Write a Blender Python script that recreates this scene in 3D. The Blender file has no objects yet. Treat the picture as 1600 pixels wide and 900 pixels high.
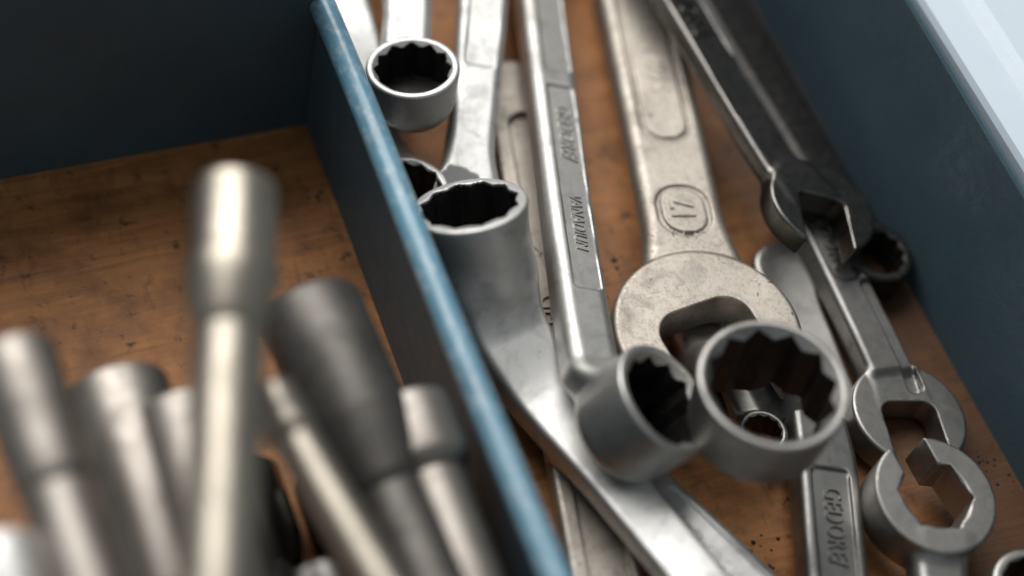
import bpy, math
import numpy as np
from mathutils import Matrix, Vector

MM = 0.001
sc = bpy.context.scene
COL = sc.collection

# ------------------------------------------------------------------ camera
cam_d = bpy.data.cameras.new('camera')
cam = bpy.data.objects.new('camera', cam_d)
COL.objects.link(cam)
f_px, dist = 3000.0, 360.0
_u = np.array([-2100., -4850., f_px])
_s = -0.18
_x = (f_px * f_px + 4850 * (254 - _s * 324)) / (2100 + 4850 * _s)
_v = np.array([_x, -254 + _s * (_x + 324), f_px])
_Y = _u / np.linalg.norm(_u); _X = _v / np.linalg.norm(_v); _Z = np.cross(_X, _Y)
_R = np.array([_X, _Y, _Z])                        # world axes seen from the lens
_fw = _R @ np.array([0, 0, 1.])
_c = -_fw * dist * MM
cam.matrix_world = Matrix((
    (_R[0, 0], -_R[0, 1], -_R[0, 2], _c[0]),
    (_R[1, 0], -_R[1, 1], -_R[1, 2], _c[1]),
    (_R[2, 0], -_R[2, 1], -_R[2, 2], _c[2]),
    (0, 0, 0, 1)))
cam_d.sensor_width = 36.0
cam_d.lens = 36.0 * f_px / 1600.0
cam_d.clip_start = 0.01
cam_d.clip_end = 20.0
cam_d.dof.use_dof = True
cam_d.dof.focus_distance = 0.345
cam_d.dof.aperture_fstop = 4.5
cam_d.dof.aperture_blades = 0
sc.camera = cam

# ------------------------------------------------------------------ light
world = bpy.data.worlds.new('World'); sc.world = world
world.use_nodes = True
bg = world.node_tree.nodes['Background']
bg.inputs['Color'].default_value = (0.86, 0.95, 1.0, 1)
bg.inputs['Strength'].default_value = 0.23

def area(name, loc, target, sx, sy, power, color):
    d = bpy.data.lights.new(name, 'AREA')
    d.shape = 'RECTANGLE'; d.size = sx; d.size_y = sy
    d.energy = power; d.color = color
    o = bpy.data.objects.new(name, d); COL.objects.link(o)
    o.location = loc
    o.rotation_euler = (Vector(target) - Vector(loc)).to_track_quat('-Z', 'Y').to_euler()
    return o
area('window_light', (-0.13, 0.70, 0.96), (-0.03, 0, 0), 1.1, 0.95, 18.5, (1.0, 0.985, 0.96))

sc.view_settings.view_transform = 'Standard'
sc.view_settings.look = 'None'
sc.view_settings.exposure = 0.0
sc.view_settings.gamma = 1.0
sc.view_settings.use_curve_mapping = False
sc.cycles.use_denoising = True
sc.cycles.max_bounces = 8
sc.cycles.sample_clamp_indirect = 6.0

# ------------------------------------------------------------------ materials
class NT:
    def __init__(self, name):
        self.m = bpy.data.materials.new(name); self.m.use_nodes = True
        self.t = self.m.node_tree; self.n = self.t.nodes
        self.b = self.n['Principled BSDF']
        self.co = self.n.new('ShaderNodeTexCoord').outputs['Object']
        at = self.n.new('ShaderNodeAttribute'); at.attribute_type = 'OBJECT'; at.attribute_name = 'seed'
        oi = at.outputs['Fac']
        # object-space millimetres, shifted a little per object so that no two tools wear alike
        mp = self.n.new('ShaderNodeVectorMath'); mp.operation = 'SCALE'
        mp.inputs['Scale'].default_value = 1000.0
        self.t.links.new(self.co, mp.inputs[0])
        self.mm = mp.outputs[0]
        sh = self.n.new('ShaderNodeMath'); sh.operation = 'MULTIPLY'; sh.inputs[1].default_value = 400.0
        self.t.links.new(oi, sh.inputs[0])
        ad = self.n.new('ShaderNodeVectorMath'); ad.operation = 'ADD'
        self.t.links.new(self.mm, ad.inputs[0]); self.t.links.new(sh.outputs[0], ad.inputs[1])
        self.mmr = ad.outputs[0]
    def link(self, a, b): self.t.links.new(a, b)
    def noise(self, scale, detail=4, rough=.55, stretch=None, vec=None, dist=0.0):
        v = vec or self.mmr
        if stretch:
            m = self.n.new('ShaderNodeMapping'); m.inputs['Scale'].default_value = stretch
            self.link(v, m.inputs['Vector']); v = m.outputs[0]
        n = self.n.new('ShaderNodeTexNoise')
        n.inputs['Scale'].default_value = scale; n.inputs['Detail'].default_value = detail
        n.inputs['Roughness'].default_value = rough; n.inputs['Distortion'].default_value = dist
        self.link(v, n.inputs['Vector'])
        return n.outputs['Fac']
    def ramp(self, fac, *stops, interp='LINEAR'):
        r = self.n.new('ShaderNodeValToRGB'); r.color_ramp.interpolation = interp
        e = r.color_ramp.elements
        while len(e) < len(stops): e.new(0.5)
        for el, (p, c) in zip(e, stops):
            el.position = p
            el.color = (c, c, c, 1) if isinstance(c, (int, float)) else (*c, 1)
        self.link(fac, r.inputs['Fac'])
        return r.outputs['Color']
    def mix(self, fac, a, b, mode='MIX'):
        m = self.n.new('ShaderNodeMix'); m.data_type = 'RGBA'; m.blend_type = mode
        for i, v in ((0, fac), (6, a), (7, b)):
            sock = m.inputs[i]
            if hasattr(v, 'is_linked'): self.link(v, sock)
            elif isinstance(v, (int, float)): sock.default_value = v if i == 0 else (v, v, v, 1)
            else: sock.default_value = (*v, 1)
        return m.outputs[2]
    def bump(self, h, dist, strength=1.0, normal=None):
        b = self.n.new('ShaderNodeBump'); b.inputs['Distance'].default_value = dist * MM
        b.inputs['Strength'].default_value = strength
        self.link(h, b.inputs['Height'])
        if normal is not None: self.link(normal, b.inputs['Normal'])
        return b.outputs['Normal']
    def set(self, **kw):
        for k, v in kw.items():
            s = self.b.inputs[k.replace('_', ' ')]
            if hasattr(v, 'is_linked'): self.link(v, s)
            elif isinstance(v, (tuple, list)): s.default_value = (*v, 1)
            else: s.default_value = v
        return self

def steel(name, col, r0, r1, grime=0.25, bumpd=.02, pits=0.0, tint=(.30, .24, .18)):
    t = NT(name)
    big = t.noise(.09, 5); mid = t.noise(.55, 5, .65); fine = t.noise(3.2, 3, .6)
    c = t.mix(t.ramp(big, (.30, 0), (.72, 1)), tuple(x * .80 for x in col), col)
    c = t.mix(t.ramp(mid, (.50, 0.0), (.76, grime)), c, tint)
    scr = t.noise(1.0, 2, .5, stretch=(.10, 2.6, 2.6), dist=.4)
    c = t.mix(t.ramp(scr, (.62, 0), (.70, .22)), c, tuple(x * .5 for x in col))
    sm = t.ramp(t.noise(.16, 4, .6, dist=.6), (.52, 0), (.66, .45))
    c = t.mix(sm, c, tuple(x * .45 for x in col))
    nick = t.ramp(t.noise(.75, 3, .5, stretch=(1, 1, .5), dist=1.2), (.70, 0), (.73, .55))
    c = t.mix(nick, c, (.16, .14, .12))
    h = t.mix(.5, fine, mid)
    n = t.bump(h, bumpd)
    rgh = t.mix(t.mix(1.0, sm, .5, 'MULTIPLY'), t.ramp(mid, (.25, r0), (.75, r1)), .68)
    if pits > 0:
        p1 = t.noise(1.7, 6, .75)
        pm = t.mix(1.0, t.ramp(p1, (.52, 0), (.70, 1)), t.ramp(t.noise(.11, 4, .6), (.35, .25), (.65, 1)), 'MULTIPLY')
        c = t.mix(t.mix(1.0, pm, pits, 'MULTIPLY'), c, (.09, .066, .05))
        p2 = t.noise(.28, 3, .6, dist=1.5)
        c = t.mix(t.ramp(p2, (.66, 0), (.70, .7)), c, (.10, .08, .07))
        n = t.bump(pm, -.03, .6, n)
        rgh = t.mix(pm, rgh, .62)
    t.set(Base_Color=c, Metallic=1.0, Roughness=rgh, Normal=n)
    return t.m

M_CHROME = steel('satin_chrome_steel', (.60, .585, .555), .42, .54, .22, .012)
M_BRIGHT = steel('bright_worn_steel', (.70, .69, .67), .46, .58, .15, .012)
M_GREY = steel('grey_worn_steel', (.42, .405, .385), .38, .50, .30, .016)
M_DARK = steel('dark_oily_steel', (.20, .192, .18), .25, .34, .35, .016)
M_FORGED = steel('pitted_forged_steel', (.50, .455, .40), .48, .62, .35, .014, pits=.8, tint=(.40, .28, .17))
M_BORE_SHADE = steel('shade_black_bore', (.085, .08, .078), .40, .55, .2, .02)  # dark colour that paints the shade inside the ring openings
M_MID = steel('mid_grey_steel', (.33, .32, .305), .38, .50, .30, .016)
M_SHADE_BLACK = steel('shade_black_steel', (.06, .06, .06), .45, .58, .3, .02)  # near-black colour standing in for shade, used on two wrenches
M_DULLDARK = steel('dull_dark_steel', (.16, .15, .14), .48, .60, .3, .012)
M_DULL = steel('dull_nickel_steel', (.37, .335, .30), .40, .52, .3, .012)
M_BRASSY = steel('warm_nickel_steel', (.48, .43, .36), .33, .45, .25, .012)

def paint(name, c0, c1, rough, chip=.7, coat=.0, spec=.5, dirt=.55, fleck=0.0, bmp=1.0):
    t = NT(name)
    big = t.noise(.035, 5, .6); mid = t.noise(.4, 6, .65); grain = t.noise(1.5, 3, .5)
    c = t.mix(t.ramp(big, (.3, 0), (.7, 1)), c0, c1)
    dirt = t.ramp(t.noise(.12, 6, .7), (.50, 0), (.72, dirt))
    c = t.mix(dirt, c, (.075, .062, .052))
    ch = t.ramp(t.noise(.9, 5, .7), (.665, 0), (.69, chip))
    c = t.mix(ch, c, (.16, .15, .15))
    if fleck:
        c = t.mix(t.ramp(t.noise(.7, 5, .75, stretch=(1, .5, 1)), (.50, 0), (.68, fleck)), c, (.50, .57, .60))
    n = t.bump(grain, .10 * bmp, .55)
    n = t.bump(mid, .06 * bmp, .5, n)
    t.set(Base_Color=c, Roughness=t.ramp(mid, (.3, rough - .06), (.7, rough + .12)), Normal=n, Coat_Weight=coat, Coat_Roughness=.25, Specular_IOR_Level=spec)
    return t.m
M_BLUE = paint('blue_hammered_paint', (.038, .074, .098), (.056, .100, .124), .48, dirt=.2, spec=.4)
M_RIM = paint('worn_blue_rim_paint', (.11, .26, .36), (.14, .31, .41), .34, .6, .5, fleck=.55, dirt=.3)
M_PALE = paint('pale_blue_frame_paint', (.58, .67, .75), (.63, .71, .78), .40, 0.0, .3, dirt=.0, bmp=.15)

def wood():
    t = NT('worn_brown_board')
    g = t.noise(.22, 8, .62, stretch=(.16, 1.7, 1), vec=t.mm, dist=.8)
    c = t.ramp(g, (.25, (.26, .098, .032)), (.48, (.41, .172, .058)), (.62, (.47, .208, .074)), (.80, (.54, .26, .10)))
    blot = t.noise(.06, 6, .68, vec=t.mm)
    c = t.mix(t.ramp(blot, (.44, 0), (.68, .72)), c, (.10, .042, .018))
    crack = t.noise(.26, 5, .62, stretch=(1.5, .55, 1), vec=t.mm, dist=.6)
    ck = t.ramp(crack, (.56, 0), (.76, .42))
    c = t.mix(ck, c, (.018, .011, .008))
    sp = t.ramp(t.noise(.30, 4, .6, vec=t.mm), (.60, 0), (.72, .8))
    c = t.mix(sp, c, (.022, .016, .012))
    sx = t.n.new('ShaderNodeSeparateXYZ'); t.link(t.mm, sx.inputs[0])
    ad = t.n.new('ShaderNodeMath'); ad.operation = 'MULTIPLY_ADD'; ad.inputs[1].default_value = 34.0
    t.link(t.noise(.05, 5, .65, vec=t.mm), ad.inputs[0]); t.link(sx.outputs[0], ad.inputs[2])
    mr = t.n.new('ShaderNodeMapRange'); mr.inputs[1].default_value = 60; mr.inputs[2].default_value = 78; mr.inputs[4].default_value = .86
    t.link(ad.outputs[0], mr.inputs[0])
    c = t.mix(mr.outputs[0], c, (.055, .028, .016))      # shade along the right wall, painted into the board
    n = t.bump(g, .35, .6); n = t.bump(t.noise(1.6, 4, vec=t.mm), .12, .5, n); n = t.bump(ck, -.15, .5, n)
    t.set(Base_Color=c, Roughness=t.ramp(g, (.3, .45), (.7, .65)), Normal=n, Specular_IOR_Level=.35)
    return t.m
M_WOOD = wood()

# ------------------------------------------------------------------ object helpers
def tag(o, label=None, cat=None, group=None, kind=None):
    if label: o['label'] = label
    if cat: o['category'] = cat
    if group: o['group'] = group
    if kind: o['kind'] = kind
    return o

def mesh_obj(name, verts, faces, mat, parent=None, normals=None, smooth=True):
    """verts in millimetres of the parent's frame"""
    me = bpy.data.meshes.new(name)
    v = np.asarray(verts, float) * MM
    if isinstance(faces, np.ndarray) and faces.ndim == 2:
        nf, k = faces.shape
        me.vertices.add(len(v)); me.vertices.foreach_set('co', v.astype(np.float32).ravel())
        me.loops.add(nf * k); me.loops.foreach_set('vertex_index', faces.astype(np.int32).ravel())
        me.polygons.add(nf)
        me.polygons.foreach_set('loop_start', np.arange(0, nf * k, k, dtype=np.int32))
        me.update(calc_edges=True)
    else:
        me.from_pydata([tuple(x) for x in v], [], [tuple(f) for f in faces])
        me.update()
    me.polygons.foreach_set('use_smooth', [smooth] * len(me.polygons))
    me.materials.append(mat)
    if normals is not None:
        me.normals_split_custom_set_from_vertices([tuple(n) for n in normals])
    o = bpy.data.objects.new(name, me); COL.objects.link(o)
    if parent is not None: o.parent = parent
    o['seed'] = seed_of(parent)
    return o

SEEDS = {}
def seed_of(p):
    return SEEDS.setdefault(p.name, (len(SEEDS) * .6180339) % 1.0) if p is not None else 0.5

def empty(name, M):
    o = bpy.data.objects.new(name, None); COL.objects.link(o)
    o.empty_display_size = .005
    m = Matrix(M.tolist()); m.translation = m.translation * MM
    o.matrix_world = m
    return o

def nrm(v): v = np.asarray(v, float); return v / np.linalg.norm(v)

def frame(P, Q, up):
    x = nrm(np.subtract(Q, P)); z = np.asarray(up, float); z = nrm(z - x * (z @ x)); y = np.cross(z, x)
    M = np.eye(4); M[:3, 0], M[:3, 1], M[:3, 2], M[:3, 3] = x, y, z, P
    return M

# ------------------------------------------------------------------ signed-distance modelling of forged tools
def smin(a, b, k):
    h = np.clip(.5 + .5 * (b - a) / k, 0, 1)
    return b + (a - b) * h - k * h * (1 - h)

def rbox2(y, z, w, t, r):
    qy = np.abs(y) - w + r; qz = np.abs(z) - t + r
    return np.hypot(np.maximum(qy, 0), np.maximum(qz, 0)) + np.minimum(np.maximum(qy, qz), 0) - r

def pchip(xk, yk, x):
    """monotone cubic through the knots"""
    h = np.diff(xk); dl = np.diff(yk) / h; m = np.zeros(len(xk))
    m[0], m[-1] = dl[0], dl[-1]
    for i in range(1, len(xk) - 1):
        if dl[i - 1] * dl[i] > 0:
            w1, w2 = 2 * h[i] + h[i - 1], h[i] + 2 * h[i - 1]
            m[i] = (w1 + w2) / (w1 / dl[i - 1] + w2 / dl[i])
    i = np.clip(np.searchsorted(xk, x) - 1, 0, len(h) - 1); u = (x - xk[i]) / h[i]
    return ((1 + 2 * u) * (1 - u) ** 2 * yk[i] + u * (1 - u) ** 2 * h[i] * m[i]
            + u * u * (3 - 2 * u) * yk[i + 1] + u * u * (u - 1) * h[i] * m[i + 1])

class Sweep:
    """shank: a rounded rectangular section carried along a smooth line that runs with local x"""
    def __init__(s, K, rr, cap0=False, cap1=False):
        K = np.asarray(K, float); s.x0, s.x1, s.rr = K[0, 0], K[-1, 0], rr
        s.tx = np.linspace(s.x0, s.x1, 900)
        s.ty, s.tz, s.tw, s.tt = [pchip(K[:, 0], K[:, i], s.tx) for i in (1, 2, 3, 4)]
        if cap0: u = np.clip((s.tx - s.x0) / K[0, 3], 0, 1); s.tw = s.tw * np.sqrt(np.clip(1 - (1 - u) ** 2, .02, 1))
        if cap1: u = np.clip((s.x1 - s.tx) / K[-1, 3], 0, 1); s.tw = s.tw * np.sqrt(np.clip(1 - (1 - u) ** 2, .02, 1))
        s.cy = 1 / np.hypot(1, np.gradient(s.ty, s.tx)); s.cz = 1 / np.hypot(1, np.gradient(s.tz, s.tx))
    def at(s, x):
        return [np.interp(x, s.tx, q) for q in (s.ty, s.tz, s.tw, s.tt)]
    def loc(s, P):
        yc, zc, w, t = s.at(P[:, 0])
        cy = np.interp(P[:, 0], s.tx, s.cy); cz = np.interp(P[:, 0], s.tx, s.cz)
        return P[:, 0], (P[:, 1] - yc) * cy, (P[:, 2] - zc) * cz, w, t
    def __call__(s, P):
        x, y, z, w, t = s.loc(P)
        d2 = rbox2(y, z, w, t, np.minimum(w, t) * s.rr)
        ex = np.abs(x - (s.x0 + s.x1) / 2) - (s.x1 - s.x0) / 2 + .8
        return np.hypot(np.maximum(d2 + .8, 0), np.maximum(ex, 0)) + np.minimum(np.maximum(d2 + .8, ex), 0) - .8

def basis(n, ref=(1, 0, 0)):
    n = nrm(n); a = np.asarray(ref, float); a = nrm(a - n * (a @ n)); return n, a, np.cross(n, a)

class Cyl:
    """drum of radius R1 at the top face C, R0 at the foot, height h along -n"""
    def __init__(s, C, n, R1, R0, h, r1=.7, r0=2.0, bulge=0.0):
        s.C = np.asarray(C, float); s.n = nrm(n); s.R1, s.R0, s.h, s.r1, s.r0, s.bulge = R1, R0, h, r1, r0, bulge
    def __call__(s, P):
        q = P - s.C; a = q @ s.n; rho = np.linalg.norm(q - a[:, None] * s.n, axis=1)
        u = np.clip(-a / s.h, 0, 1)
        R = s.R1 + (s.R0 - s.R1) * u + s.bulge * 4 * u * (1 - u)
        r = np.where(a > -s.h / 2, s.r1, s.r0)
        qx = rho - R + r; qz = np.abs(a + s.h / 2) - s.h / 2 + r
        return np.hypot(np.maximum(qx, 0), np.maximum(qz, 0)) + np.minimum(np.maximum(qx, qz), 0) - r

class Bore:
    """twelve-point (or six-point) opening through a ring, with a countersink at its mouth"""
    def __init__(s, C, n, ap, depth=60, points=12, rot=0.0, chamfer=.7, ref=(1, 0, 0), above=20, cap=1.155):
        s.C = np.asarray(C, float); s.n, s.a, s.b = basis(n, ref)
        s.ap, s.depth, s.pts, s.rot, s.ch, s.above, s.cap = ap, depth, points, rot, chamfer, above, cap
    def __call__(s, P, star=False):
        q = P - s.C; a = q @ s.n; x = q @ s.a; y = q @ s.b
        rho = np.hypot(x, y); th = np.arctan2(y, x) + s.rot
        h1 = s.ap / np.cos((th % (math.pi / 3)) - math.pi / 6)
        R = h1
        if s.pts == 12:
            h2 = s.ap / np.cos(((th + math.pi / 6) % (math.pi / 3)) - math.pi / 6)
            R = np.maximum(h1, h2)
        R = np.minimum(R, s.ap * s.cap)
        d = (rho - R) * .93
        if star: return d
        d = np.maximum(d, np.maximum(a - s.above, -a - s.depth))
        if s.ch > 0:
            cone = (rho - (s.ap * 1.04 + s.ch + a)) * .707
            d = np.minimum(d, np.maximum(cone, -a - 3.0))
        return d

class Jaw:
    """flat open-end head: a disc with a slot"""
    def __init__(s, C, n, mouth, R, t, half, depth, r=.9, slot_r=3.0, long=1.0):
        s.C = np.asarray(C, float); s.n, s.m, s.l = basis(n, mouth)
        s.R, s.t, s.half, s.depth, s.r, s.sr, s.long = R, t, half, depth, r, slot_r, long
    def __call__(s, P):
        q = P - s.C; a = q @ s.n; x = (q @ s.m) / s.long; y = q @ s.l
        qx = np.hypot(x, y) - s.R + s.r; qz = np.abs(a) - s.t + s.r
        return np.hypot(np.maximum(qx, 0), np.maximum(qz, 0)) + np.minimum(np.maximum(qx, qz), 0) - s.r
    def slot(s, P):
        q = P - s.C; x = q @ s.m; y = q @ s.l
        L = 40.0
        return rbox2(x - (L - s.depth), y, L, s.half, s.sr)

def panel(sw, x0, x1, w, depth, r=None, y0=0.0, groove=None):
    """a sunk field (or, with groove, an engraved outline) on the face of a shank"""
    xc, hx = (x0 + x1) / 2, (x1 - x0) / 2
    r = min(w, hx) * .95 if r is None else r
    def f(P):
        x, y, z, _, t = sw.loc(P)
        d = rbox2(x - xc, y - y0, hx, w, r)
        if groove: d = np.abs(d) - groove
        return np.maximum(d, (t - depth) - z)
    return f

def field(solids, cuts, k):
    def f(P):
        d = solids[0](P)
        for i, s in enumerate(solids[1:]):
            kk = k[i] if isinstance(k, (list, tuple)) else k
            d = smin(d, s(P), kk)
        for c in cuts:
            kc = .12 if isinstance(c, Bore) else .35
            d = -smin(-d, c(P), kc)
        return d
    return f

EDGES = [((0,0,0),(1,0,0)),((0,1,0),(1,1,0)),((0,0,1),(1,0,1)),((0,1,1),(1,1,1)),
         ((0,0,0),(0,1,0)),((1,0,0),(1,1,0)),((0,0,1),(0,1,1)),((1,0,1),(1,1,1)),
         ((0,0,0),(0,0,1)),((1,0,0),(1,0,1)),((0,1,0),(0,1,1)),((1,1,0),(1,1,1))]

def extract(f, lo, hi, step, cut_lo=False, cut_hi=False):
    """surface nets on a regular grid, then Newton steps onto the surface; open where the grid cuts the tool"""
    lo = np.asarray(lo, float); hi = np.asarray(hi, float); step = np.asarray(step, float)
    n = np.maximum(np.ceil((hi - lo) / step).astype(int), 2)
    st = (hi - lo) / n
    ax = [lo[i] + st[i] * np.arange(n[i] + 1) for i in range(3)]
    # coarse pass first: only evaluate blocks that the surface can reach
    V = np.empty((n[0] + 1, n[1] + 1, n[2] + 1), np.float32)
    CH = 40
    gy, gz = np.meshgrid(ax[1], ax[2], indexing='ij')
    for i0 in range(0, n[0] + 1, CH):
        xs = ax[0][i0:i0 + CH]
        P = np.empty((len(xs), gy.shape[0], gy.shape[1], 3))
        P[..., 0] = xs[:, None, None]; P[..., 1] = gy; P[..., 2] = gz
        V[i0:i0 + CH] = f(P.reshape(-1, 3)).reshape(P.shape[:3])
    S = V < 0
    c = [S[a:n[0] + a, b:n[1] + b, d:n[2] + d] for a in (0, 1) for b in (0, 1) for d in (0, 1)]
    anyi = c[0].copy(); alli = c[0].copy()
    for q in c[1:]: anyi |= q; alli &= q
    act = anyi & ~alli
    idx = np.argwhere(act)
    ids = -np.ones(act.shape, np.int64); ids[act] = np.arange(len(idx))
    acc = np.zeros((len(idx), 3)); cnt = np.zeros(len(idx))
    for a, b in EDGES:
        ia = idx + a; ib = idx + b
        va = V[ia[:, 0], ia[:, 1], ia[:, 2]]; vb = V[ib[:, 0], ib[:, 1], ib[:, 2]]
        m = (va < 0) != (vb < 0)
        t = np.where(m, va / np.where(m, va - vb, 1), 0)
        p = ia + t[:, None] * (np.asarray(b) - np.asarray(a))
        acc[m] += p[m]; cnt[m] += 1
    P = lo + acc / cnt[:, None] * st
    quads = []
    for d in range(3):
        e, g = [(1, 2), (2, 0), (0, 1)][d]
        sl0 = [slice(None)] * 3; sl1 = [slice(None)] * 3
        sl0[d] = slice(0, n[d]); sl1[d] = slice(1, n[d] + 1)
        for ax_ in (e, g): sl0[ax_] = slice(1, n[ax_]); sl1[ax_] = slice(1, n[ax_])
        A = S[tuple(sl0)]; B = S[tuple(sl1)]
        for flip, mk in ((False, A & ~B), (True, ~A & B)):
            w = np.argwhere(mk)
            if not len(w): continue
            w[:, e] += 1; w[:, g] += 1
            def cid(de, dg):
                q = w.copy(); q[:, e] += de; q[:, g] += dg
                return ids[q[:, 0], q[:, 1], q[:, 2]]
            Q = np.stack([cid(-1, -1), cid(0, -1), cid(0, 0), cid(-1, 0)], 1)
            quads.append(Q[:, ::-1] if flip else Q)
    F = np.concatenate(quads)
    fix = np.zeros(len(P), bool)
    if cut_lo: m = idx[:, 0] == 0; P[m, 0] = lo[0]; fix |= m
    if cut_hi: m = idx[:, 0] == n[0] - 1; P[m, 0] = hi[0]; fix |= m
    T = np.array([[1, 1, 1], [1, -1, -1], [-1, 1, -1], [-1, -1, 1]], float)
    def grad(P, eps):
        g = np.zeros_like(P)
        for k in T: g += k * f(P + k * eps)[:, None]
        return g / (4 * eps)
    mx = st.min() * .6
    for _ in range(2):
        g = grad(P, .03); g[fix, 0] = 0
        dlt = f(P) / np.maximum((g * g).sum(1), .25)
        P = P - g * np.clip(dlt, -mx, mx)[:, None]
    g = grad(P, .10)
    N = g / np.maximum(np.linalg.norm(g, axis=1), 1e-6)[:, None]
    return P, F, N

# ------------------------------------------------------------------ lettering
def lettering(text, parent, sw, x, height, mat, y=0.0, sink=0.0, dir=1, name='lettering', depth=.16, shear=0.0, bold=.0, spacing=1.0, xscale=1.0):
    """raised letters laid along the face of a shank, reading with (dir=1) or against (dir=-1) local x"""
    cu = bpy.data.curves.new('text', 'FONT'); cu.body = text
    cu.size = 1.0; cu.align_x = 'CENTER'; cu.align_y = 'CENTER'; cu.shear = shear; cu.space_character = spacing
    cu.extrude = .05; cu.offset = bold; cu.resolution_u = 3
    tmp = bpy.data.objects.new('text', cu); COL.objects.link(tmp)
    dg = bpy.context.evaluated_depsgraph_get()
    me = bpy.data.meshes.new_from_object(tmp.evaluated_get(dg))
    co = np.empty(len(me.vertices) * 3); me.vertices.foreach_get('co', co); co = co.reshape(-1, 3)
    k = height / .72
    X = x + dir * co[:, 0] * k * xscale
    yc, zc, w, t = sw.at(X)
    V = np.stack([X, yc + y + dir * co[:, 1] * k, zc + t - sink + (co[:, 2] / .05 + .35) * depth], 1) * MM
    me.vertices.foreach_set('co', V.ravel())
    me.materials.clear(); me.materials.append(mat); me.update()
    bpy.data.objects.remove(tmp); bpy.data.curves.remove(cu)
    me.name = name
    o = bpy.data.objects.new(name, me); COL.objects.link(o); o.parent = parent
    o['seed'] = seed_of(parent)
    return o

# ------------------------------------------------------------------ a wrench
def wrench(name, label, cat, chain, up, mat, heads=(), panels=(), texts=(), rr=.8, k=2.5, group='wrenches lying in the right compartment',
           res=.38, caps=(False, False), head_mat=None, step=1.0, lat=.45):
    """chain: (x, y, z, half width, half thickness) along the shank, in world millimetres, first point at the near head.
       heads: dicts; heads[0] sits at the start of the chain, heads[1] (if any) at its end."""
    chain = [np.asarray(c, float) for c in chain]
    Pa, Pb = chain[0][:3], chain[-1][:3]
    M = frame(Pa, Pb, up); Mi = np.linalg.inv(M)
    L = lambda p: Mi[:3, :3] @ np.asarray(p, float) + Mi[:3, 3]
    D = lambda v: Mi[:3, :3] @ np.asarray(v, float)
    knots = [(*L(c[:3]), c[3], c[4]) for c in chain]
    sw = Sweep(knots, rr, *caps)
    solids = [sw]; ks = []; cuts = []; bores = []
    xlo, xhi = 0.0, np.linalg.norm(Pb - Pa)
    bounds = []
    for i, h in enumerate(heads):
        c = L(h['c']); n = D(h['n'])
        if h['type'] == 'ring':
            s = Cyl(c, n, h['R'], h.get('R0', h['R']), h['h'], h.get('r1', .8), h.get('r0', 1.6), h.get('bulge', 0))
            bo = Bore(c, n, h['ap'], h.get('depth', 60), h.get('points', 12), h.get('rot', 0.2), h.get('ch', .5), ref=D(h.get('ref', (1, 0, 0))))
            cuts.append(bo); h['bore'] = bo
            if 'gap' in h:
                g = Jaw(c, n, D(h['gap']), 1, 1, h['gap_half'], 0, slot_r=.3); cuts.append(g.slot)
            rad = max(h['R'], h.get('R0', 0)) + h.get('bulge', 0); ext = h['h']
            cc = c - nrm(n) * h['h'] / 2
            e = np.abs(nrm(n)) * ext / 2 + rad * np.sqrt(np.clip(1 - nrm(n) ** 2, 0, 1)) + 1.2
        else:
            s = Jaw(c, n, D(h['mouth']), h['R'], h['t'], h['half'], h['depth'], h.get('r', .9), h.get('slot_r', 3.0), h.get('long', 1.0))
            cuts.append(s.slot)
            cc = c; e = np.array([h['R'], h['R'], h['R']]) * max(1, h.get('long', 1)) * np.sqrt(np.clip(1 - nrm(n) ** 2, 0, 1)) + np.abs(nrm(n)) * h['t'] + 1.2
        solids.append(s); ks.append(h.get('k', k))
        bounds.append((cc - e, cc + e, h))
    for p in panels:
        p = dict(p); o = knots[p.pop('seg')][0]; p['x0'] += o; p['x1'] += o; cuts.append(panel(sw, **p))
    f = field(solids, cuts, ks)
    W = max(max(c[3] for c in chain), 1) + 1.2
    slo = np.array([0, 1e9, 1e9]); shi = np.array([xhi, -1e9, -1e9])
    for c in chain:
        p = L(c[:3]); m = np.array([0, c[3], c[4] * 1.35]) + 1.5
        slo[1:] = np.minimum(slo[1:], (p - m)[1:]); shi[1:] = np.maximum(shi[1:], (p + m)[1:])
    root = empty(name, M)
    tag(root, label, cat, group)
    x0, x1 = -3.0, xhi + 3.0
    cl = ch = False
    for i, (blo, bhi, h) in enumerate(bounds):
        lo, hi = blo.copy(), bhi.copy()
        neck = h.get('neck', 6.0)
        lo[1:] = np.minimum(lo[1:], [-neck - 1, slo[2]]) if False else lo[1:]
        if i == 0:
            xs = bhi[0] + neck; hi[0] = xs; x0 = xs; cl = True
            kw = dict(cut_hi=True)
        else:
            xs = blo[0] - neck; lo[0] = xs; x1 = xs; ch = True
            kw = dict(cut_lo=True)
        near = [c for c in chain if (L(c[:3])[0] <= xs + 30 if i == 0 else L(c[:3])[0] >= xs - 30)]
        for c in near:
            p = L(c[:3]); m = np.array([0, c[3] + 2, c[4] * 1.5 + 2])
            lo[1:] = np.minimum(lo[1:], (p - m)[1:]); hi[1:] = np.maximum(hi[1:], (p + m)[1:])
        r = h.get('res', res)
        P, F, N = extract(f, lo, hi, (r, r, r), **kw)
        pn = {'ring': 'ring_head', 'jaw': 'open_jaw'}[h['type']]
        o = mesh_obj(pn, P, F, h.get('mat', head_mat or mat), root, N)
        if 'bore' in h and h.get('points', 12) == 12:      # shade inside the broached opening, put in as a near-black colour
            o.data.materials.append(M_BORE_SHADE)
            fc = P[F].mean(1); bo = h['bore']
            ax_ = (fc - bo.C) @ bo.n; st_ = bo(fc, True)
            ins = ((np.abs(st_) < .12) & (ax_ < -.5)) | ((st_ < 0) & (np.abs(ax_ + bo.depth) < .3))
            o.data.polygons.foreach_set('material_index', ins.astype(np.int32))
    P, F, N = extract(f, (x0, slo[1], slo[2]), (x1, shi[1], shi[2]), (step, lat, lat), cut_lo=cl, cut_hi=ch)
    mesh_obj('shank', P, F, mat, root, N)
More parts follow.
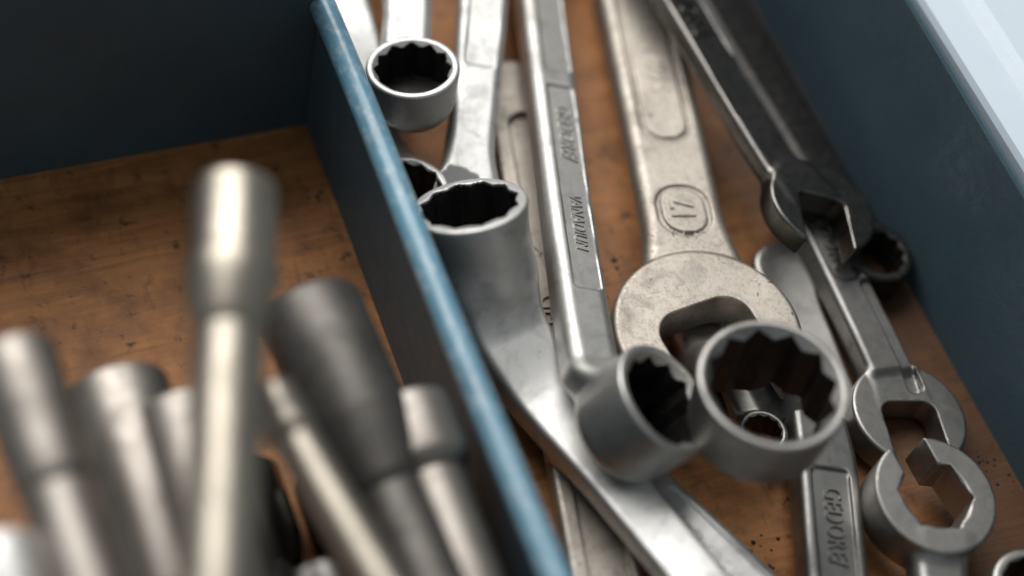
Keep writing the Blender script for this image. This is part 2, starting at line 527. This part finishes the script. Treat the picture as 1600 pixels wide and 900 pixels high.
    for t in texts:
        t = dict(t); t['x'] += knots[t.pop('seg')][0]; t.setdefault('mat', mat)
        lettering(t.pop('text'), root, sw, **t)
    return root

# ------------------------------------------------------------------ the box
def box_mesh(x0, x1, y0, y1, z0, z1):
    v = [(x, y, z) for x in (x0, x1) for y in (y0, y1) for z in (z0, z1)]
    f = [(0, 1, 3, 2), (4, 6, 7, 5), (0, 4, 5, 1), (2, 3, 7, 6), (0, 2, 6, 4), (1, 5, 7, 3)]
    return v, f

def prism_y(profile, y0, y1, ny, wob=None):
    """closed (x, z) profile swept along y"""
    n = len(profile); ys = np.linspace(y0, y1, ny)
    v = []
    for y in ys:
        for (x, z) in profile:
            dx, dz = wob(y) if wob else (0, 0)
            v.append((x + dx, y, z + dz))
    f = []
    for j in range(ny - 1):
        for i in range(n):
            a = j * n + i; b = j * n + (i + 1) % n
            f.append((a, b, b + n, a + n))
    f.append(tuple(range(n))[::-1]); f.append(tuple(range((ny - 1) * n, ny * n)))
    return v, f

XD, HD = -25.7, 36.0          # divider
XR, HR = 77.0, 45.0           # right-hand wall
YN, YF = -150.0, 190.0
XL = -150.0
YP = 46.5                     # cross wall of the left compartment

v, f_ = box_mesh(XL - 5, XR + 4, YN - 5, YF + 5, -6, 0)
fl = mesh_obj('wooden_floor', v, f_, M_WOOD, smooth=False)
tag(fl, 'worn brown wooden board lining the bottom of the tool box', 'floor', kind='structure')

box = empty('tool_box', np.eye(4))
tag(box, 'blue painted sheet metal tool box with a rolled divider rim', 'tool box')
wob = lambda y: (.25 * math.sin(y * .05), .2 * math.sin(y * .037 + 1))
dv = mesh_obj('divider', *prism_y([(XD - .7, 0.02), (XD + .7, 0.02), (XD + .7, HD - 2), (XD - .7, HD - 2)], YN, YF, 60, wob), M_BLUE, box, smooth=False)
ring = [(XD + 2.45 * math.cos(a), HD - 2.4 + 2.4 * math.sin(a)) for a in np.linspace(0, 2 * math.pi, 33)[:-1]]
mesh_obj('rolled_rim', *prism_y(ring, YN, YF, 60, wob), M_RIM, dv)
rw = mesh_obj('side_wall', *prism_y([(XR, .02), (XR + 1.4, .02), (XR + 1.4, HR - .6), (XR + 1.0, HR), (XR + .4, HR), (XR, HR - .6)], YN, YF, 60, wob), M_BLUE, box, smooth=False)
cw = mesh_obj('cross_wall', *box_mesh(XL, XD - .7, YP, YP + 1.4, .02, 62), M_BLUE, box, smooth=False)
mesh_obj('end_wall', *box_mesh(XD + .7, XR, YF - 2, YF, .02, HR), M_BLUE, box, smooth=False)
fr = [(XR + 4.0, -6), (XR + 4.0, HR - 2.2), (XR + 4.6, HR - 1), (XR + 11.5, HR - .6), (XR + 13.0, HR + .6), (XR + 14.6, HR + .9), (XR + 80, HR + .9), (XR + 80, -6)]
mesh_obj('outer_frame', *prism_y(fr, YN, YF, 2), M_PALE, box, smooth=False)

# ------------------------------------------------------------------ right compartment
UP = (0, 0, 1)
PANEL_Z = .55

# large open-end wrench in front, marked 17
H = wrench('open_end_wrench', 'large pitted beige open-end wrench with an oval 17 emblem on its neck', 'wrench',
    [(25.9, -25.0, 11.0, 14.5, 3.4), (28.4, -16.0, 11.0, 11.4, 3.4), (30.2, -9.9, 11.0, 9.2, 3.3), (32.4, -.4, 10.8, 7.9, 3.3), (46.0, 53, 9.0, 7.8, 3.0), (63.0, 119, 6.8, 7.2, 2.9)],
    (-.03, 0, 1), M_FORGED,
    heads=[dict(type='jaw', c=(25.8, -26.2, 10.8), n=(-.03, .02, 1), mouth=(.10, -1, 0), R=17.5, t=4.3, half=9.1, depth=5.4, res=.3, r=1.2, slot_r=5.0, k=.5, neck=3)],
    panels=[dict(seg=0, x0=20.4, x1=31.6, w=4.7, depth=.55, r=4.3, groove=.45),
            dict(seg=0, x0=43.4, x1=140, w=4.6, depth=.55, r=4.0, groove=.48)],
    rr=.72, k=2.0, step=.42, lat=.4,
    texts=[dict(text='17', seg=0, x=26.0, height=4.8, dir=1, depth=.25, xscale=.8, bold=.01),
           dict(text='DIN 895', seg=0, x=66, height=4.0, dir=-1, depth=.16, spacing=1.1)])

# deep ring wrench whose drum leans on the divider
B = wrench('offset_ring_wrench', 'deep ring wrench leaning on the divider, its bright shank running to the bottom edge', 'wrench',
    [(-11.4, -10.5, 15.0, 7.8, 6.5), (-9.2, -20.5, 12.6, 7.0, 4.6), (-6.6, -32, 11.4, 5.9, 3.3), (-1.4, -50.5, 12.0, 4.9, 2.9), (3.4, -70, 13.6, 4.6, 2.8), (11.6, -104, 16.4, 4.6, 2.7)],
    (-.10, .06, 1), M_BRIGHT,
    heads=[dict(type='ring', c=(-13.2, .1, 30), n=(-.1, .5, .87), R=10.4, R0=8.6, h=19, ap=7.75, depth=12, k=7.0, r1=.7, r0=6, rot=.12, neck=6, ch=.25)], rr=.42, k=5)

A = wrench('offset_ring_wrench', 'small ring wrench behind the divider rim, ring nearest the top edge', 'wrench',
    [(-10.2, 38, 17.5, 5.4, 4.0), (-8.0, 45.5, 18.2, 4.8, 3.2), (-4.0, 57.5, 19.0, 4.6, 2.8), (6, 125, 16, 4.6, 2.6)],
    UP, M_BRIGHT,
    heads=[dict(type='ring', c=(-11.0, 35.4, 26), n=(-.08, .17, .98), R=8.8, R0=7.2, h=13.0, ap=6.25, depth=8.5, k=2.5, r0=5.5, rot=.3, neck=2, ch=1.0)], rr=.7)

C_ = wrench('ring_wrench', 'bright panelled wrench shank running from the top edge down behind the deep ring', 'wrench',
    [(-8.6, 8, 11.0, 7.4, 4.0), (-5.6, 15, 12.2, 6.2, 3.6), (-2.4, 23, 13.4, 4.7, 3.2), (1.6, 32, 14.4, 4.5, 3.0), (12.2, 57, 16.0, 4.9, 3.0), (37, 120, 15, 5.0, 3.0)],
    (.05, 0, 1), M_BRIGHT,
    heads=[dict(type='ring', c=(-9.4, 6.0, 12.5), n=(-.1, .2, 1), R=7.6, h=9, ap=5.4, k=3, neck=1)],
    panels=[dict(seg=3, x0=8, x1=80, w=3.0, depth=.35, r=1.5)], rr=.62)

D_ = wrench('ring_wrench', 'half hidden ring wrench squeezed between the divider and the small ring', 'wrench',
    [(-17, 22, 11, 5, 3.2), (-16.5, 33, 9.4, 4.4, 2.8), (-15.0, 58, 15.5, 4.6, 2.6), (-13, 125, 20, 4.6, 2.6)],
    UP, M_BRIGHT,
    heads=[dict(type='ring', c=(-16.8, 16.6, 15.5), n=(0, .12, 1), R=7.6, h=9, ap=5.4, k=2.5, neck=2)], rr=.7)

E_ = wrench('open_end_wrench', 'flat beige wrench under the ring wrenches, its upper end rounded and slotted', 'wrench',
    [(-16.5, -112, 3.2, 6.2, 2.3), (-7.8, -66, 3.2, 6.3, 2.4), (16.6, 49, 3.6, 5.8, 2.4)],
    UP, M_FORGED, caps=(False, True),
    panels=[dict(seg=1, x0=70, x1=104, w=3.6, depth=1.5, r=3.4, y0=-1.2), dict(seg=1, x0=-30, x1=26, w=3.7, depth=1.3, r=3.6, y0=-.8)],
    texts=[dict(text='GEDORE', seg=1, x=51.5, y=1.2, height=4.2, dir=-1, bold=.012, depth=.35, xscale=.8)], rr=.5)

upF = (.20, -.03, .98)
F_ = wrench('offset_ring_wrench', 'long ring wrench with raised lettering, its ring turned on its side at the centre', 'wrench',
    [(2.2, -38.5, 21.0, 5.4, 4.6), (-.4, -30.8, 19.2, 4.9, 3.7), (6.0, -8.2, 16.4, 4.8, 3.4), (25.6, 57, 10.3, 4.9, 3.2), (44, 118, 5.4, 4.9, 3.1)],
    upF, M_CHROME,
    heads=[dict(type='ring', c=(7.0, -43.7, 26.6), n=(.50, -.10, .86), R=10.5, R0=9.9, h=13.5, ap=7.3, depth=12, k=3.0, rot=.1, r1=.6, r0=2.5, neck=3, ch=1.6)],
    panels=[dict(seg=0, x0=22.7, x1=74, w=2.7, depth=.5, r=.9, y0=-.7), dict(seg=0, x0=78, x1=150, w=2.7, depth=.5, r=.9, y0=-.7)],
    texts=[dict(text='VANADIUM', seg=0, x=38.8, y=-.7, sink=.5, height=2.5, dir=-1, shear=.2, xscale=.75, depth=.2),
           dict(text='GEDORE/', seg=0, x=61.6, y=-.7, sink=.5, height=3.2, dir=-1, shear=.2, xscale=.74, spacing=1.06, depth=.2)], rr=.7, step=.4, lat=.3)

G_ = wrench('ring_wrench', 'bright lettered wrench shank at the bottom edge beside the deep ring wrench', 'wrench',
    [(1.6, -43.5, 6.0, 6.4, 3.0), (5.6, -54.5, 7.0, 5.8, 3.1), (11.2, -70, 8.8, 5.9, 3.1), (26, -112, 13.6, 5.8, 3.0)],
    (-.22, .05, 1), M_BRIGHT,
    heads=[dict(type='ring', c=(-.4, -38, 8.6), n=(0, .1, 1), R=8.2, h=6.5, ap=6, k=3, neck=2)],
    panels=[dict(seg=1, x0=-1, x1=60, w=3.9, depth=.35, r=1.2)],
    texts=[dict(text='GEDORE VANADIUM', seg=1, x=18, sink=.35, height=3.2, dir=1, shear=.15, depth=.2, xscale=.62)], rr=.6)

I_ = wrench('offset_ring_wrench', 'large ring wrench with its twelve-point ring facing up below the jaw of the big wrench', 'wrench',
    [(22.4, -42, 25.4, 6.2, 4.4), (24.8, -35, 17.5, 5.8, 4.2), (27.2, -28, 7.6, 5.4, 3.6), (29.2, -21, 3.4, 5.2, 2.8), (46, 62, 2.8, 5, 2.6)],
    UP, M_GREY,
    heads=[dict(type='ring', c=(21.2, -50.3, 36.0), n=(-.01, .03, 1), R=12.8, R0=11.6, h=15, ap=9.5, k=3.0, r1=.6, r0=3.5, rot=.22, neck=2, ch=1.75)], rr=.85)

S_ = wrench('ring_wrench', 'tiny ring wrench seen inside the opening of the large ring', 'wrench',
    [(29.4, -41, 6.0, 3.0, 2.2), (30, -34, 5.4, 2.6, 1.6), (31, -26, 5.2, 2.5, 1.5)],
    UP, M_GREY, heads=[dict(type='ring', c=(29.4, -45.6, 9.4), n=(0, .05, 1), R=4.6, h=5, ap=3.1, k=1.2, neck=1, res=.35)], rr=.8)

T_ = wrench('added_dark_wrench', 'flat black wrench added on the floor to darken the view through the large ring', 'wrench',
    [(36.6, -42, 1.8, 11, 1.6), (37, -30, 1.8, 10, 1.6), (38.5, -18, 1.8, 5.5, 1.6), (40, -8, 1.8, 5, 1.6)],
    UP, M_SHADE_BLACK, rr=.5, caps=(True, True))  # added wrench, its black surface fills in shade below the large ring

upJ = (.24, .0, .97)
J_ = wrench('open_end_wrench', 'dark ribbed open-end wrench lying beside the large beige wrench, jaw facing down', 'wrench',
    [(56.2, -5.5, 15.2, 6.0, 2.0), (52.6, 8.2, 16.4, 4.4, 2.1), (49.4, 43.5, 19.2, 4.8, 2.1), (42.6, 115, 24, 5.2, 2.2)],
    upJ, M_DARK,
    heads=[dict(type='jaw', c=(57.0, -7.2, 15.0), n=upJ, mouth=(-.34, -1, 0), R=11.0, t=2.5, half=5.0, depth=2.2, r=.55, slot_r=1.6, k=1.6, neck=5)],
    panels=[dict(seg=1, x0=7, x1=120, w=3.9, depth=.6, r=.9, y0=-.3)],
    texts=[dict(text='GEDORE', seg=1, x=36, sink=.6, height=4.2, dir=-1, bold=.012, depth=.4, xscale=.8)], rr=.55, step=.5, lat=.36)

upK = (.10, 0, 1)
K_ = wrench('open_end_wrench', 'grey open-end wrench with a recessed panel lying along the right wall', 'wrench',
    [(58.6, -47.0, 4.6, 6.0, 2.0), (59.4, -40.8, 5.0, 5.0, 2.1), (59.6, -38.6, 5.4, 4.9, 2.9), (60.2, -11, 6.4, 4.7, 2.9), (60.4, 2, 7.0, 4.8, 2.8)],
    upK, M_MID,
    heads=[dict(type='jaw', c=(58.6, -48.6, 4.6), n=upK, mouth=(-.20, -1, 0), R=11.2, t=2.9, half=5.5, depth=2.6, r=.6, slot_r=2.6, k=1.2, neck=0)],
    panels=[dict(seg=2, x0=-6, x1=19.0, w=1.6, depth=1.1, r=1.2, y0=-3.4), dict(seg=2, x0=19.5, x1=50, w=3.2, depth=.7, r=2.4)],
    texts=[dict(text='GEDORE', seg=2, x=29.5, sink=.7, height=3.4, dir=-1, bold=.012, depth=.35, xscale=.8)], rr=.40, step=.7)

L_ = wrench('ring_wrench', 'flat grey wrench with a plain rounded end peeking out below the dark jaw', 'wrench',
    [(51.6, -5.5, 2.7, 7.2, 2.4), (51.4, -12, 2.6, 6.2, 2.3), (50.6, -22, 2.5, 4.4, 2.2), (48, -46, 2.4, 4.4, 2.2)],
    UP, M_GREY, rr=.6, caps=(True, True))

M_ = wrench('ring_wrench', 'grey wrench shank with a framed lettered panel at the bottom edge below the large ring', 'wrench',
    [(41.6, -44, 5.6, 5.2, 3.0), (38.4, -54, 5.8, 5.8, 3.2), (30.0, -75.5, 6.0, 5.8, 3.2), (16, -112, 6.4, 5.6, 3.2)],
    (.12, 0, 1), M_MID,
    panels=[dict(seg=1, x0=1.8, x1=64, w=3.5, depth=.55, r=1.2)],
    texts=[dict(text='GEDORE/', seg=1, x=13.0, sink=.55, height=3.6, dir=1, shear=.0, bold=.0, depth=.3, xscale=.68, spacing=1.1)], rr=.45)

N_ = wrench('flare_nut_wrench', 'grey split ring wrench with a six-sided opening in the bottom right corner', 'wrench',
    [(50.0, -74, 9.6, 5.6, 3.2), (46.6, -82, 8.4, 5.0, 3.0), (36, -112, 6.4, 4.6, 2.8)],
    (.05, -.05, 1), M_GREY,
    heads=[dict(type='ring', c=(51.7, -67.6, 14), n=(.05, -.05, 1), R=11.2, h=8.6, ap=6.1, points=6, rot=.35, k=2.0, r0=.5, r1=.45, gap=(-.06, 1, 0), gap_half=3.4, neck=3, ch=.2)], rr=.75)

O_ = wrench('ring_wrench', 'small ring wrench cut off by the bottom right corner', 'wrench',
    [(60.5, -93, 9, 4.6, 3), (59, -104, 7.6, 4.2, 2.8), (56, -125, 7, 4.2, 2.8)],
    UP, M_GREY, heads=[dict(type='ring', c=(60.8, -88.0, 13.0), n=(0, 0, 1), R=7.4, h=8, ap=5, k=2, neck=2)], rr=.8)

Q_ = wrench('ring_wrench', 'wrench along the right wall, coloured black to stand in for deep shade', 'wrench',
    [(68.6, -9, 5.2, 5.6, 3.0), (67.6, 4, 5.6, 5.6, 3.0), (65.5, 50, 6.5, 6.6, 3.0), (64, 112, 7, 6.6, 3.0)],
    (.25, 0, 1), M_SHADE_BLACK, heads=[dict(type='ring', c=(69.3, -14.5, 8.6), n=(.12, 0, 1), R=7.2, h=7.6, ap=4.8, k=2, neck=2)], rr=.7)  # black colour and wide shank fill the shaded zone beside the wall

# ------------------------------------------------------------------ left compartment: tubular box spanners
def lathe(name, prof, mat, parent, n=48, hexa=None):
    """prof: (x along the axis, radius); hexa: x range that is six-sided"""
    v = []; 
    for (x, r) in prof:
        for i in range(n):
            a = 2 * math.pi * i / n; q = r
            if hexa and hexa[0] <= x <= hexa[1]:
                q = min(r, .90 * r / math.cos((a % (math.pi / 3)) - math.pi / 6))
            v.append((x, q * math.cos(a), q * math.sin(a)))
    f = []
    for j in range(len(prof) - 1):
        for i in range(n):
            a = j * n + i; b = j * n + (i + 1) % n
            f.append((a, a + n, b + n, b))
    f.append(tuple(range(n))); f.append(tuple(range((len(prof) - 1) * n, len(prof) * n))[::-1])
    return mesh_obj(name, v, f, mat, parent)

def rnd(x, r, q, s):
    """quarter-round shoulder of radius q at (x, r)"""
    return [(x + s * (q - q * math.cos(a)), r - q + q * math.sin(a)) for a in np.linspace(0, math.pi / 2, 5)]

def spanner(label, P, Q, Rh, Lh, Rt, mat, Lc=5.0, bulge=0.0, far=True, up=UP):
    M = frame(P, Q, up); L = float(np.linalg.norm(np.subtract(Q, P)))
    root = empty('box_spanner', M); tag(root, label, 'box spanner', 'box spanners piled in the left compartment')
    pr = [(1.5, Rh * .62), (0, Rh * .70)] + rnd(0, Rh, 1.2, 1) + [(Lh - .6, Rh)]
    if bulge: pr += [(Lh, Rh + .15), (Lh + .8, Rh + bulge), (Lh + 3.5, Rh + bulge), (Lh + 5.5, Rh + bulge * .4)]; e = Lh + 5.5
    else: pr += [(Lh, Rh - .15)]; e = Lh
    pr += [(e + Lc * .5, (Rh + Rt) / 2 + .2), (e + Lc * .85, Rt + .35), (e + Lc, Rt)]
    lathe('socket_head', pr, mat, root)
    x0 = e + Lc
    lathe('tube', [(x0, Rt), (x0 + 1, Rt), (L - 18, Rt), (L - 17.9, Rt)], mat, root)
    lathe('socket_head', [(L - 17.9, Rt), (L - 16, Rt + .8), (L - 14, Rh * .9)] + [(L - 1.2, Rh * .9), (L, Rh * .82), (L, Rh * .6)], mat, root)
    return root

spanner('tall warm grey box spanner lying on top of the left pile', (-59.6, -11.6, 64), (-93.0, -118, 52), 6.2, 13.0, 5.0, M_BRASSY, 6, .5)
spanner('thick dark box spanner with a domed head beside the divider', (-46.8, -15.0, 32), (-40.5, -122, 31), 8.6, 24, 5.4, M_DULLDARK, 12)
spanner('thin box spanner slanting across the left pile below the tall one', (-61.3, -37, 47), (-44, -124, 44), 4.0, 5, 3.5, M_BRASSY, 4)
spanner('box spanner with a stepped head pressed against the divider', (-37.2, -36, 30), (-37.2, -126, 27), 7.4, 11, 5.4, M_DULL, 2.0)
spanner('pale box spanner with a rounded head left of the tall one', (-79.0, -17.0, 24), (-79, -122, 18), 8.4, 38, 6.4, M_DULL, 8)
spanner('pale round-headed box spanner half hidden behind the tall one', (-70.6, -25.5, 27), (-74, -124, 20), 8.2, 38, 6.2, M_DULL, 8)
spanner('bright box spanner slanting at the left edge', (-95.0, -20, 45), (-90.0, -118, 40), 6.2, 12, 5.2, M_DULL, 12)
spanner('white glinting box spanner cut off by the bottom left corner', (-103.5, -50, 44), (-102, -138, 40), 5.6, 10, 4.4, M_BRIGHT, 5)
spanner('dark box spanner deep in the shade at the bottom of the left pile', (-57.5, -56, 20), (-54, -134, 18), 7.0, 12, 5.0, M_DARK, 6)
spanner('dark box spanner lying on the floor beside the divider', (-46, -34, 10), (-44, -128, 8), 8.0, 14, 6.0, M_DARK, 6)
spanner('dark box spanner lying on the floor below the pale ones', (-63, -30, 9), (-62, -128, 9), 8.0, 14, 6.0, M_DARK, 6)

# ------------------------------------------------------------------ grit on the boards
rng = np.random.default_rng(7)
gv, gf = [], []
def crumb(x, y, r):
    b = len(gv)
    for (dx, dy, dz) in ((1, 0, 0), (-1, 0, 0), (0, 1, 0), (0, -1, 0), (0, 0, 1)):
        q = r * rng.uniform(.55, 1.25)
        gv.append((x + dx * q, y + dy * q, max(dz * q * .8, .01)))
    gf.extend([(b, b + 2, b + 4), (b + 2, b + 1, b + 4), (b + 1, b + 3, b + 4), (b + 3, b, b + 4)])
spots = [(21, 2, 7, 26), (17, -12, 6, 18), (26, 26, 8, 14), (22, -62, 8, 26), (66, -40, 8, 30), (-30, 30, 3, 14), (-22.5, -50, 2.5, 26), (72, -60, 4, 26), (40, 20, 8, 14)]
for (cx, cy, sp_, n_) in spots:
    for _ in range(n_):
        crumb(cx + rng.normal() * sp_ * .5, cy + rng.normal() * sp_ * .6, abs(rng.normal()) * .28 + .12)
tg = NT('dark_grit'); tg.set(Base_Color=(.035, .028, .022), Roughness=.75)
gr = mesh_obj('grit', gv, gf, tg.m, smooth=False)
tag(gr, 'dark crumbs of grit scattered over the wooden floor', 'grit', kind='stuff')
